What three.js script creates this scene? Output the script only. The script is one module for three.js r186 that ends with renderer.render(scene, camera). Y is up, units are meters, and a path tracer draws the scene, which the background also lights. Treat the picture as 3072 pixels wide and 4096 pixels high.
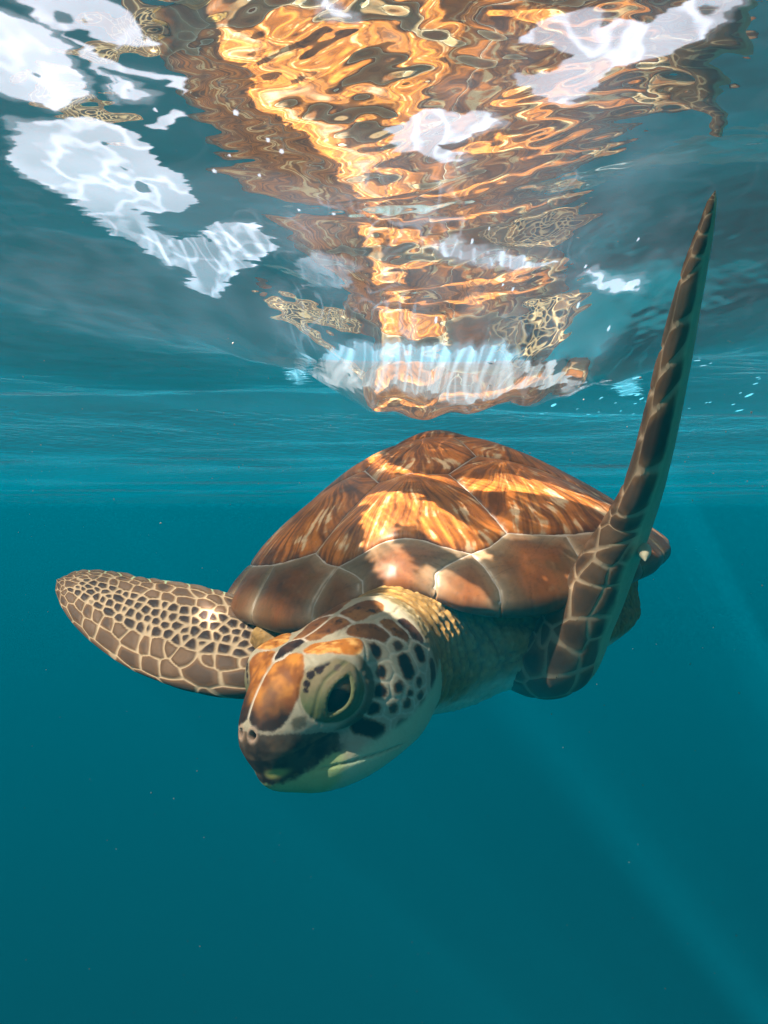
import * as THREE from 'three';
import { ImprovedNoise } from 'three/addons/math/ImprovedNoise.js';
import { mergeGeometries } from 'three/addons/utils/BufferGeometryUtils.js';

// ---------------------------------------------------------------- camera, sky, sun, exposure
const scene = new THREE.Scene();
const camera = new THREE.PerspectiveCamera(72, 3 / 4, 0.02, 400);
camera.position.set(0, 0, 0);
camera.lookAt(0, 0, -1);

const renderer = new THREE.WebGLRenderer({ antialias: true });
renderer.toneMapping = THREE.LinearToneMapping;
renderer.toneMappingExposure = 9.0;
renderer.shadowMap.enabled = true;

const perlin = new ImprovedNoise();
const nz = (x, y = 0, z = 0) => perlin.noise(x, y, z);                       // -1 .. 1
const fbm = (x, y, z, n = 4) => { let s = 0, a = 0.5; for (let i = 0; i < n; i++) { s += a * nz(x, y, z); x = x * 2.03 + 7.1; y = y * 2.03 + 3.7; z = z * 2.03 + 1.3; a *= 0.5; } return s; };
const clamp = (x, a = 0, b = 1) => (x < a ? a : x > b ? b : x);
const lerp = (a, b, t) => a + (b - a) * t;
const sstep = (a, b, x) => { const t = clamp((x - a) / (b - a)); return t * t * (3 - 2 * t); };
const mix3 = (a, b, t) => [a[0] + (b[0] - a[0]) * t, a[1] + (b[1] - a[1]) * t, a[2] + (b[2] - a[2]) * t];
let seed = 12345;
const rnd = () => { seed = (seed + 0x6d2b79f5) | 0; let t = Math.imul(seed ^ (seed >>> 15), 1 | seed); t = (t + Math.imul(t ^ (t >>> 7), 61 | t)) ^ t; return ((t ^ (t >>> 14)) >>> 0) / 4294967296; };

{ // a bright, thinly clouded sky above the sea
  const W = 256, H = 128, d = new Float32Array(W * H * 4);
  for (let j = 0; j < H; j++) for (let i = 0; i < W; i++) {
    const el = ((j + 0.5) / H - 0.5) * Math.PI, az = (i / W) * 2 * Math.PI, y = Math.sin(el), c = Math.cos(el);
    const cl = 0.5 + 0.9 * fbm(Math.cos(az) * c * 3, y * 5, Math.sin(az) * c * 3, 4);
    const up = mix3([0.126, 0.099, 0.108], [0.162, 0.130, 0.132], clamp(cl)), low = Math.exp(-Math.max(0, el) / 0.35); up[0] *= 1 + 0.18 * low; const haze = sstep(0.25, 0.15, el); for (let q = 0; q < 3; q++) up[q] = lerp(up[q], [0.036, 0.068, 0.078][q], haze);
    const col = el > 0 ? up : [0.001, 0.014, 0.021];
    d.set([...col, 1], (j * W + i) * 4);
  }
  const t = new THREE.DataTexture(d, W, H, THREE.RGBAFormat, THREE.FloatType);
  t.mapping = THREE.EquirectangularReflectionMapping; t.minFilter = t.magFilter = THREE.LinearFilter; t.needsUpdate = true;
  scene.background = t; scene.environment = t;
}
const sun = new THREE.DirectionalLight(new THREE.Color().setRGB(1, 0.92, 0.78), 5);
sun.position.set(-0.55, 0.72, 0.42).multiplyScalar(10);
sun.castShadow = true; sun.shadow.mapSize.set(2048, 2048); sun.shadow.radius = 1.2;
Object.assign(sun.shadow.camera, { left: -3, right: 3, top: 3, bottom: -3, near: 1, far: 30 });
scene.add(sun);
scene.fog = new THREE.FogExp2(new THREE.Color().setRGB(0.0, 0.60, 0.95), 0.08);
// ---------------------------------------------------------------- the sea: surface, bed
function tag(o, label, category, extra) { o.userData = { label, category, ...extra }; return o; }
const WAVES = [];                                                               // [kx, kz, amplitude, phase]
{
  const add = (len, dir, amp, ph) => { const k = 2 * Math.PI / len, a = dir * Math.PI / 180; WAVES.push([k * Math.sin(a), k * Math.cos(a), amp, ph]); };
  add(1.9, 8, 0.016, 0.6); add(1.05, -22, 0.008, 2.1); add(0.62, 14, 0.0052, 4.0); add(0.43, -9, 0.0035, 1.0); add(0.33, 35, 0.0022, 5.2);
  for (let i = 0; i < 13; i++) { const len = 0.26 * Math.pow(0.80, i); add(len, (rnd() - 0.5) * 110, len * 0.0026, rnd() * 6.28); }
}
const SURF = 0.2;
function waveH(x, z, far = 1) {
  const wx = x + 0.05 * nz(x * 3.1, z * 3.1, 4.2), wz = z + 0.05 * nz(x * 3.1, z * 3.1, 9.7);
  let h = 0;
  for (const [kx, kz, a, p] of WAVES) { const k = Math.hypot(kx, kz); if (k > far) break; h += a * Math.sin(kx * wx + kz * wz + p); }
  h += 0.045 * Math.exp(-((x - 0.25) ** 2 + (z + 0.47) ** 2) / 0.03);          // the swell over the raised flipper
  h -= 0.022 * sstep(0.0, -0.10, x) * Math.cos((Math.PI * (-z - 0.2)) / 0.44) * sstep(-1.1, -0.66, z) * sstep(0.2, 0, z);   // a wave passing on the left
  h -= 0.13 * 0.1 * Math.log1p(Math.exp(Math.min(20, (x - 0.09) / 0.03))) * 0.45 * sstep(-0.47, -0.36, z) * sstep(0.9, 0.5, x);
  h += 0.0036 * Math.sin((2 * Math.PI * z) / 0.118 + 0.9 * Math.sin(x * 9 + 1) + 0.4) * sstep(-0.9, -0.75, z) * sstep(-0.40, -0.47, z) * sstep(-0.13, -0.03, x) * sstep(0.2, 0.1, x);
  h -= (0.086 + 0.020 * nz(x * 9 + 3, z * 3, 6.2) + 0.007 * nz(x * 34, z * 9, 2.2)) * Math.exp(-(((x - 0.06) / 0.22) ** 2) - ((z + 0.70 + 0.3 * (x - 0.06) ** 2) / 0.10) ** 2);   // the trough the shell pushes along
  return SURF + h;
}
const OPENINGS = [                                                             // outlines on the surface, in metres (x, z)
  [[-0.200, -0.372], [-0.173, -0.332], [-0.149, -0.328], [-0.127, -0.336], [-0.121, -0.354], [-0.120, -0.378], [-0.114, -0.400], [-0.114, -0.436], [-0.128, -0.452], [-0.154, -0.446], [-0.158, -0.480], [-0.144, -0.506], [-0.117, -0.470], [-0.083, -0.466], [-0.076, -0.504], [-0.099, -0.532], [-0.123, -0.568], [-0.141, -0.596], [-0.160, -0.594], [-0.153, -0.556], [-0.177, -0.538], [-0.190, -0.490], [-0.191, -0.422], [-0.201, -0.392]],
  [[-0.150, -0.256], [-0.132, -0.262], [-0.126, -0.270], [-0.126, -0.286], [-0.131, -0.312], [-0.148, -0.322], [-0.159, -0.314], [-0.178, -0.304]],
  [[-0.123, -0.268], [-0.112, -0.286], [-0.102, -0.292], [-0.087, -0.302], [-0.089, -0.316], [-0.095, -0.302], [-0.115, -0.292], [-0.119, -0.316], [-0.120, -0.290]],
  [[-0.116, -0.296], [-0.108, -0.306], [-0.102, -0.314], [-0.109, -0.318], [-0.118, -0.312]],
  [[-0.114, -0.340], [-0.098, -0.328], [-0.092, -0.336], [-0.109, -0.346]],
  [[0.060, -0.314], [0.064, -0.302], [0.072, -0.294], [0.088, -0.290], [0.111, -0.302], [0.123, -0.280], [0.143, -0.278], [0.141, -0.302], [0.130, -0.324], [0.107, -0.332], [0.106, -0.350], [0.093, -0.364], [0.071, -0.348], [0.060, -0.338], [0.079, -0.334], [0.084, -0.320]],
  [[0.000, -0.376], [0.012, -0.362], [0.031, -0.358], [0.053, -0.366], [0.065, -0.378], [0.048, -0.382], [0.032, -0.390], [0.048, -0.406], [0.027, -0.402], [0.005, -0.386]],
  [[0.031, -0.494], [0.045, -0.488], [0.059, -0.500], [0.091, -0.512], [0.132, -0.528], [0.116, -0.532], [0.072, -0.518], [0.043, -0.504]],
  [[0.160, -0.554], [0.185, -0.562], [0.212, -0.576], [0.198, -0.578], [0.167, -0.564]],
  [[-0.136, -0.986], [-0.074, -0.666], [-0.036, -0.614], [0.000, -0.600], [0.052, -0.604], [0.080, -0.604], [0.105, -0.612], [0.128, -0.628], [0.157, -0.644], [0.216, -0.700], [0.443, -1.214], [0.415, -1.236], [0.174, -0.678], [0.128, -0.650], [0.108, -0.658], [0.074, -0.664], [0.043, -0.648], [0.009, -0.644], [-0.021, -0.644], [-0.051, -0.706], [-0.126, -1.072]],
  [[-0.025, -0.276], [-0.016, -0.284], [-0.013, -0.292], [-0.022, -0.288]],
  [[-0.131, -0.250], [-0.102, -0.250], [-0.092, -0.264], [-0.091, -0.278], [-0.107, -0.280], [-0.114, -0.268], [-0.127, -0.268]],
  [[-0.064, -0.516], [-0.043, -0.500], [-0.020, -0.508], [-0.032, -0.536], [-0.063, -0.570]],
];
const OPEN_BOX = OPENINGS.map((p) => [Math.min(...p.map((q) => q[0])) - 0.03, Math.max(...p.map((q) => q[0])) + 0.03, Math.min(...p.map((q) => q[1])) - 0.05, Math.max(...p.map((q) => q[1])) + 0.05]);
const SPECKS = [];
for (let i = 0; i < 90; i++) { const x = 0.12 + 0.6 * rnd(), z = -0.75 - 0.78 * rnd(), r = 0.0012 + 0.0028 * rnd() * rnd(); SPECKS.push([x, z, r * (1 - 0.3 * z), 2.2 + 2.5 * rnd()]); }
for (let i = 0; i < 9; i++) { const t = rnd(); SPECKS.push([-0.13 + 0.10 * t + 0.05 * (rnd() - 0.5), -0.30 - 0.16 * t + 0.05 * (rnd() - 0.5), 0.0005 + 0.0008 * rnd(), 2.5]); }
for (let i = 0; i < 12; i++) SPECKS.push([0.02 + 0.2 * rnd(), -0.47 - 0.16 * rnd(), 0.0006 + 0.0009 * rnd(), 3]);
function polyDist(x, y, p) {                                                    // positive inside
  let d = 1e9, c = false;
  for (let i = 0, j = p.length - 1; i < p.length; j = i++) {
    const a = p[j], b = p[i], ex = b[0] - a[0], ey = b[1] - a[1], t = clamp(((x - a[0]) * ex + (y - a[1]) * ey) / (ex * ex + ey * ey)), q = (x - a[0] - ex * t) ** 2 + (y - a[1] - ey * t) ** 2;
    if (q < d) d = q;
    if ((b[1] > y) !== (a[1] > y) && x < (ex * (y - a[1])) / ey + a[0]) c = !c;
  }
  return (c ? 1 : -1) * Math.sqrt(d);
}
function windowT(x, z) {
  let T = 0;
  const far = -z;
  const wx = x + far * (0.012 * fbm(x * 45, z * 75, 1.7, 3) + 0.016 * nz(x * 22, z * 150, 5.1) + 0.008 * nz(x * 60, z * 330, 8.1)), wz = z + far * 0.030 * fbm(x * 55 + 4, z * 34, 7.7, 3);
  for (let k = 0; k < OPENINGS.length; k++) {
    const b = OPEN_BOX[k]; if (x < b[0] || x > b[1] || z < b[2] || z > b[3]) continue;
    const d = polyDist(wx, wz, OPENINGS[k]);
    if (d < -0.012) continue;
    const sw = 1 - Math.abs(k === 9 ? nz(x * 42 + 1.2 * nz(x * 14, z * 9, 3), z * 7, 4.4) * 2 : fbm(x * 34 + k * 3, z * 22, 2.2 + k, 3)) * 7, hole = sstep(0.30, 0.36, fbm(x * 60, z * 40, 9 + k, 3));
    let t = lerp(k === 9 ? 0.66 : k === 0 ? 0.58 : k === 5 || k === 6 ? 0.5 : 0.7, 0.92, sstep(0.2, 0.95, sw)) * (1 - 0.85 * hole) * (k === 12 ? 0.3 : 1) * lerp(0.78, 1.12, sstep(-0.35, 0.35, fbm(x * 17 + k, z * 17, 11.3, 3)));
    const streaky = k === 9 || k === 7 || k === 12 ? 1 : k === 0 ? sstep(-0.43, -0.49, z) : 0;
    if (streaky) { const v = Math.abs(nz(x * 46 + 1.3 * nz(x * 15, z * 9, 5.5), z * 8, 2.7)), v2 = Math.abs(nz(x * 90 + 1.3 * nz(x * 25, z * 15, 5.5), z * 14, 7.7)); t *= lerp(1, lerp(0.5, 1.1, Math.max(sstep(0.2, 0.02, v), 0.6 * sstep(0.16, 0.02, v2))), streaky); }  // caustic-like streaks drawn into these openings, so sun falls on the shell in lines
    t *= sstep(-0.0005, 0.0008 + 0.0008 * far, d);
    t = Math.max(t, 0.20 * sstep(-0.004 * far - 0.003, -0.001, d) * sstep(-0.1, 0.25, fbm(x * 12, z * 12, 3 + k, 2)));
    T = Math.max(T, t);
  }
  for (const s of SPECKS) { const dx = x - s[0], dz = (z - s[1]) / s[3]; if (dx > 0.008 || dx < -0.008 || dz > 0.008 || dz < -0.008) continue; const r = Math.hypot(dx, dz); if (r < s[2]) T = Math.max(T, 0.85 * sstep(s[2], s[2] * 0.6, r)); }
  // thin clear lines drawn into the transparency, standing in for caustics
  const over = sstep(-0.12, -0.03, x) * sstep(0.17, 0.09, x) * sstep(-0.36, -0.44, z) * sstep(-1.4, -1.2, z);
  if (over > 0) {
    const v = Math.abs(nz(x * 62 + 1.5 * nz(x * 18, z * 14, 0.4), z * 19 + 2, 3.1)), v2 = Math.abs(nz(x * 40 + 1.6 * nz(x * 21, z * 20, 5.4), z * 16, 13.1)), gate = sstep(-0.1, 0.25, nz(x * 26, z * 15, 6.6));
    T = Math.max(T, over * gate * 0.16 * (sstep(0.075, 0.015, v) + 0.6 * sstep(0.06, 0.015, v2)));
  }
  { const a = (x + 0.41) / 0.016, b = (z + 0.540) / 0.022; if (a * a + b * b < 9) T = Math.max(T, 0.6 * Math.exp(-a * a * 6 - b * b) + 0.6 * Math.exp(-a * a - b * b * 6)); }  // added unseen cross-shaped opening, throws a star-shaped glint on the left flipper
  const v3 = Math.abs(nz(x * 13 + 0.8 * nz(x * 21, z * 21, 1), z * 11 + 0.8 * nz(x * 21, z * 21, 8), 21.3));  // faint clear network drawn in for caustic light patterns
  return clamp(Math.max(T, 0.010 * sstep(0.09, 0.01, v3)));
}
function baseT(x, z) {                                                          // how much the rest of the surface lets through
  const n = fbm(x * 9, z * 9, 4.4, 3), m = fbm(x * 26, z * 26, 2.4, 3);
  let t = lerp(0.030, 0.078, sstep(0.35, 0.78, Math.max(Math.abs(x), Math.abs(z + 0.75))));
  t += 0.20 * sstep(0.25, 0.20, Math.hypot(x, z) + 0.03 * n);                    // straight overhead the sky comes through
  t += 0.14 * sstep(0.02, 0.06, -x - 0.565 * Math.max(0.1, -z) + 0.02 * n) * sstep(-0.72, -0.6, z + 0.05 * n) * sstep(0.66, 0.58, -x + 0.05 * n) * (1 + 0.5 * m);  // added opening outside the view at left, lets sun onto head and flipper
  t += (0.038 * sstep(1.15, 0.75, Math.hypot((x + 0.20) / 0.17, (z + 0.66) / 0.15) + 0.5 * m) + 0.058 * sstep(1.15, 0.8, Math.hypot((x - 0.065) / 0.145, (z + 0.55) / 0.23) + 0.4 * m)) * (1 + 1.0 * nz(x * 40 + nz(x * 12, z * 12, 2), z * 22, 7.7));  // extra leak added here to let more sun onto the shell
  t += 0.055 * sstep(1.2, 0.6, Math.hypot((x + 0.10) / 0.075, (z + 0.445) / 0.06) + 0.4 * m);  // another added leak, meant to brighten the neck
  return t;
}
const SUNDIR = sun.position.clone().normalize();
{
  // transparency of the surface: open where a wave face lets the sky through, and where openings are added for light
  const X0 = -0.8, X1 = 0.8, Z0 = -1.55, Z1 = 0.05, N = 2048;
  const alpha = new Uint8Array(N * N * 4).fill(255);
  for (let j = 0; j < N; j++) for (let i = 0; i < N; i++) {
    const x = lerp(X0, X1, (i + 0.5) / N), z = lerp(Z0, Z1, (j + 0.5) / N), T = windowT(x, z), k = (j * N + i) * 4;
    alpha[k] = alpha[k + 1] = alpha[k + 2] = 255 * (1 - baseT(x, z)) * (1 - T);
  }
  const tex = (d, n, rep) => { const t = new THREE.DataTexture(d, n, n, THREE.RGBAFormat); t.magFilter = t.minFilter = THREE.LinearFilter; t.wrapS = t.wrapT = rep ? THREE.RepeatWrapping : THREE.ClampToEdgeWrapping; t.needsUpdate = true; return t; };
  const M = 512, rip = new Uint8Array(M * M * 4).fill(255), dirs = [];
  for (let q = 0; q < 26; q++) { const m = 3 + Math.floor(rnd() * 22), n = 5 + Math.floor(rnd() * 40); dirs.push([(rnd() < 0.5 ? -1 : 1) * m, n, 1 / Math.pow(Math.hypot(m, n), 1.15), rnd() * 6.28]); }
  let mx = 0; const hh = new Float32Array(M * M);
  for (let j = 0; j < M; j++) for (let i = 0; i < M; i++) { let h = 0; for (const [m, n, a, p] of dirs) h += a * Math.sin((2 * Math.PI * (m * i + n * j)) / M + p); hh[j * M + i] = h; mx = Math.max(mx, Math.abs(h)); }
  for (let k = 0; k < M * M; k++) rip[k * 4] = rip[k * 4 + 1] = rip[k * 4 + 2] = 127.5 + (127 * hh[k]) / mx;
  const bump = tex(rip, M, true);
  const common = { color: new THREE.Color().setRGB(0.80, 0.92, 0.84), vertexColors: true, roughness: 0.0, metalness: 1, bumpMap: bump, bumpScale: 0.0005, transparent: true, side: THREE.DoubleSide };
  const wide = new Uint8Array(512 * 512 * 4).fill(255);                          // the sheet round about, 10 m across: opened up behind the camera to add fill light
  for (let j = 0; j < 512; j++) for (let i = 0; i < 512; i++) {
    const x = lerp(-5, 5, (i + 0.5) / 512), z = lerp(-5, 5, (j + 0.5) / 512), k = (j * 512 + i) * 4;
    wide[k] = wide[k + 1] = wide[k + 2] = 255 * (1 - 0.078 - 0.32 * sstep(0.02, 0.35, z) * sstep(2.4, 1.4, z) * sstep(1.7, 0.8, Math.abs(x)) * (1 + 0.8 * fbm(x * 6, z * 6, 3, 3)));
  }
  const near = new THREE.MeshPhysicalMaterial({ ...common, alphaMap: tex(alpha, N), name: 'water_near' });
  const far = new THREE.MeshPhysicalMaterial({ ...common, bumpMap: bump.clone(), bumpScale: 0.007, alphaMap: tex(wide, 512), name: 'water_far' });
  near.alphaMap.channel = 1; far.bumpMap.repeat.set(0.4, 0.4); far.alphaMap.channel = 2;
  // one sheet, fine where it is close and stretching to the horizon
  const nx = 760, nzn = 860, xs = [], zs = [];
  for (let i = 0; i <= nx; i++) { const t = (i / nx) * 2 - 1; xs.push(1.15 * t + 58 * Math.sign(t) * Math.pow(Math.abs(t), 9)); }
  for (let j = 0; j <= nzn; j++) { const t = (j / nzn) * 2 - 1; zs.push(-0.55 - 1.25 * t - 78 * Math.sign(t) * Math.pow(Math.abs(t), 9)); }
  const pos = [], uv = [], uv1 = [], uv2 = [], vc = [], ia = [], ib = [];
  for (let j = 0; j <= nzn; j++) for (let i = 0; i <= nx; i++) {
    const x = xs[i], z = zs[j], step = Math.max(i ? xs[i] - xs[i - 1] : 1, j ? zs[j - 1] - zs[j] : 0.003, Math.abs(z) > 3 ? 0.2 : 0);
    const fall = lerp(1, 0.44, sstep(0.8, 2.4, Math.hypot(x, z))); vc.push(fall, fall, fall);  // mirror colour painted darker with distance, to tone down the bright far band
    pos.push(x, waveH(x, z, 2 * Math.PI / (5 * step)), z); uv.push(x / 0.42, z / 0.42); uv2.push(clamp((x + 5) / 10), clamp((z + 5) / 10)); uv1.push((x - X0) / (X1 - X0), (z - Z0) / (Z1 - Z0));
  }
  for (let j = 0; j < nzn; j++) for (let i = 0; i < nx; i++) {
    const a = j * (nx + 1) + i, b = a + 1, c = b + nx + 1, d = a + nx + 1, inn = xs[i] > X0 && xs[i + 1] < X1 && zs[j] < Z1 && zs[j + 1] > Z0;
    (inn ? ia : ib).push(a, b, d, b, c, d);
  }
  const g = new THREE.BufferGeometry();
  g.setAttribute('position', new THREE.BufferAttribute(Float32Array.from(pos), 3));
  g.setAttribute('uv', new THREE.BufferAttribute(Float32Array.from(uv), 2));
  g.setAttribute('uv2', new THREE.BufferAttribute(Float32Array.from(uv2), 2));
  g.setAttribute('uv1', new THREE.BufferAttribute(Float32Array.from(uv1), 2));
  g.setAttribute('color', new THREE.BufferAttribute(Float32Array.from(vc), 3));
  const all = new Uint32Array(ia.length + ib.length); all.set(ia); all.set(ib, ia.length);
  g.setIndex(new THREE.BufferAttribute(all, 1)); g.addGroup(0, ia.length, 0); g.addGroup(ia.length, ib.length, 1);
  g.computeVertexNormals();
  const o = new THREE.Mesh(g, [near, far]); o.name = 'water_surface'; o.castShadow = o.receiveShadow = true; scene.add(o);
  tag(o, 'rippled underside of the sea surface with bright openings to the sky', 'water', { kind: 'structure' });

  // sandy bed far below
  const bg = new THREE.PlaneGeometry(160, 160, 160, 160); bg.rotateX(-Math.PI / 2);
  const bp = bg.attributes.position;
  for (let i = 0; i < bp.count; i++) bp.setY(i, 0.5 * fbm(bp.getX(i) * 0.11, 0, bp.getZ(i) * 0.11, 4));
  bg.computeVertexNormals();
  const bed = new THREE.Mesh(bg, new THREE.MeshStandardMaterial({ color: new THREE.Color().setRGB(0.03, 0.06, 0.06), roughness: 1, name: 'sand' }));
  bed.name = 'seabed'; bed.position.set(0, -13, -10); bed.receiveShadow = true; scene.add(bed);
  tag(bed, 'dim sandy sea floor far below the turtle', 'sea floor', { kind: 'structure' });
}
// ---------------------------------------------------------------- the turtle
const turtle = new THREE.Group();
turtle.name = 'sea_turtle';
turtle.position.set(0.080, -0.060, -0.88);
turtle.rotation.order = 'YXZ';
turtle.rotation.set(0.05, -0.225, 0.112);
scene.add(turtle);
tag(turtle, 'brown green turtle swimming towards the camera just under the water surface, one flipper raised', 'sea turtle');
turtle.updateMatrixWorld(true);

// carapace: r = plan radius (0 ridge centre .. 1 rim), ph = angle from the nose
function outline(ph) {
  const s = Math.sin(ph), c = Math.cos(ph);
  const n = c > 0 ? 2.25 : 1.85, b = c > 0 ? 0.30 : 0.36;
  return 1 / Math.pow(Math.pow(Math.abs(s) / 0.252, n) + Math.pow(Math.abs(c) / b, n), 1 / n);
}
function rimY(ph) { const c = Math.max(0, Math.cos(ph)); return -0.017 * c ** 4 + 0.033 * Math.exp(-((ph / 0.2) ** 2)) + 0.012 * Math.exp(-(((Math.abs(ph) - Math.PI) / 0.5) ** 2)); }
function shellAt(r, ph, out = new THREE.Vector3()) {
  if (ph > Math.PI) ph -= 2 * Math.PI; if (ph < -Math.PI) ph += 2 * Math.PI;
  const c = Math.cos(ph), w = Math.pow(Math.max(0, c), 1.5), e1 = lerp(1.36, 1.62, w), e2 = lerp(0.90, 0.76, w);
  const R = outline(ph) * r;
  let y = 0.158 * Math.pow(Math.max(0, 1 - Math.pow(r, e1)), e2);
  const x = Math.sin(ph) * R, z = c * R;
  y += rimY(ph) * sstep(0.35, 1, r);
  return out.set(x, y, z);
}
const skinMat = new THREE.MeshPhysicalMaterial({ vertexColors: true, roughness: 0.55, specularIntensity: 0.25, name: 'turtle_skin' });
const scuteMat = new THREE.MeshPhysicalMaterial({ vertexColors: true, roughness: 0.36, specularIntensity: 0.3, name: 'scute_horn' });

function geo(pos, idx, col) {
  const g = new THREE.BufferGeometry();
  g.setAttribute('position', new THREE.BufferAttribute(Float32Array.from(pos), 3));
  if (col) g.setAttribute('color', new THREE.BufferAttribute(Float32Array.from(col), 3));
  g.setIndex(idx); g.computeVertexNormals();
  return g;
}
function part(name, g, m, parent, label) {
  const o = new THREE.Mesh(g, m); o.name = name; o.castShadow = o.receiveShadow = true; parent.add(o);
  if (label) o.userData.label = label;
  return o;
}

// ---- carapace and its scutes
const rv = [[0.305, 0.78], [0.485, 0.735], [0.655, 0.605]];                     // front corners of the ring between costals and marginals
function ringR(ph) {                                                            // inner radius of the marginals
  const a = Math.abs(ph), pts = [[0, 0.9], [0.225, 0.9], [0.37, 0.84], [0.58, 0.878], [0.825, 0.893], [1.25, 0.905], [1.9, 0.9], [2.6, 0.88], [3.1416, 0.88]];
  for (let i = 1; i < pts.length; i++) if (a <= pts[i][0]) return lerp(pts[i - 1][1], pts[i][1], (a - pts[i - 1][0]) / (pts[i][0] - pts[i - 1][0]));
  return 0.88;
}
const ringPt = (ph) => { const r = ringR(ph); return [r * Math.sin(ph), r * Math.cos(ph)]; };
const rimPt = (ph) => [1.03 * Math.sin(ph), 1.03 * Math.cos(ph)];
const arc = (a, b, f, n = 8) => Array.from({ length: n + 1 }, (_, i) => f(lerp(a, b, i / n)));
const scutes = [];                                                              // { poly, centre of growth, kind }
{
  const M = [0.37, 0.58, 0.825, 1.06, 1.31, 1.57, 1.83, 2.08, 2.33, 2.6, 2.87, 3.1416];
  const vert = [                                                                // vertebrals, right half from the front seam to the rear seam
    [[0, 0.6], [0.06, 0.597], [0.12, 0.572], [0.21, 0.672], [0.302, 0.785], [0.25, 0.845], [0.2, 0.885], [0.11, 0.905], [0, 0.912]],
    [[0, 0.19], [0.11, 0.2], [0.205, 0.42], [0.12, 0.572], [0.06, 0.597], [0, 0.6]],
    [[0, -0.15], [0.11, -0.145], [0.235, 0.02], [0.11, 0.2], [0, 0.19]],
    [[0, -0.49], [0.09, -0.49], [0.22, -0.36], [0.11, -0.145], [0, -0.15]],
    [[0, -0.88], [0.23, -0.85], [0.28, -0.7], [0.09, -0.49], [0, -0.49]],
  ];
  vert.forEach((h, i) => scutes.push({ poly: [...h, ...h.slice(1, -1).reverse().map(([x, y]) => [-x, y])], grow: [0, i ? h[0][1] * 0.8 + h[h.length - 1][1] * 0.2 : 0.62], kind: i ? 'vertebral' : 'first' }));
  const rp = (a, b) => arc(a, b, ringPt, 10);
  const cost = [
    [[0.205, 0.42], [0.12, 0.572], [0.21, 0.672], [0.302, 0.785], ...rp(0.37, 1.2), [0.62, 0.34]],
    [[0.205, 0.42], [0.62, 0.34], ...rp(1.2, 1.62), [0.6, -0.04], [0.235, 0.02], [0.11, 0.2]],
    [[0.235, 0.02], [0.6, -0.04], ...rp(1.62, 2.08), [0.5, -0.42], [0.22, -0.36], [0.11, -0.145]],
    [[0.22, -0.36], [0.5, -0.42], ...rp(2.08, 2.86), [0.28, -0.7], [0.09, -0.49]],
  ];
  const gc = [[0.3, 0.42], [0.34, 0.14], [0.34, -0.2], [0.3, -0.5]];
  cost.forEach((p, i) => { for (const s of [1, -1]) scutes.push({ poly: p.map(([x, y]) => [x * s, y]), grow: [gc[i][0] * s, gc[i][1]], kind: 'costal' }); });
  scutes.push({ poly: [[-0.2, 0.885], [-0.11, 0.905], [0, 0.912], [0.11, 0.905], [0.2, 0.885], [0.105, 0.975], ...arc(0.1, -0.1, rimPt), [-0.105, 0.975]], grow: [0, 0.97], kind: 'marginal' });
  for (const s of [1, -1]) {
    const f = (p) => p.map(([x, y]) => [x * s, y]);
    scutes.push({ poly: f([[0.2, 0.885], [0.105, 0.975], ...arc(0.1, 0.272, rimPt), [0.272, 0.945], [0.232, 0.905]]), grow: [0.22 * s, 0.955], kind: 'marginal' });
    scutes.push({ poly: f([[0.2, 0.885], [0.25, 0.845], [0.302, 0.785], ...rp(0.37, 0.58), ...arc(0.56, 0.272, rimPt), [0.272, 0.945], [0.232, 0.905]]), grow: [0.36 * s, 0.86], kind: 'marginal' });
    for (let i = 1; i < M.length - 1; i++) scutes.push({ poly: f([...rp(M[i], M[i + 1]), ...arc(M[i + 1] - 0.01, M[i] - (i === 1 ? 0.02 : 0.01), rimPt)]), grow: [0.93 * s * Math.sin((M[i] + M[i + 1]) / 2), 0.93 * Math.cos((M[i] + M[i + 1]) / 2)], kind: 'marginal' });
  }
}
const inside = (x, y, p) => { let c = false; for (let i = 0, j = p.length - 1; i < p.length; j = i++) if ((p[i][1] > y) !== (p[j][1] > y) && x < ((p[j][0] - p[i][0]) * (y - p[i][1])) / (p[j][1] - p[i][1]) + p[i][0]) c = !c; return c; };
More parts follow.
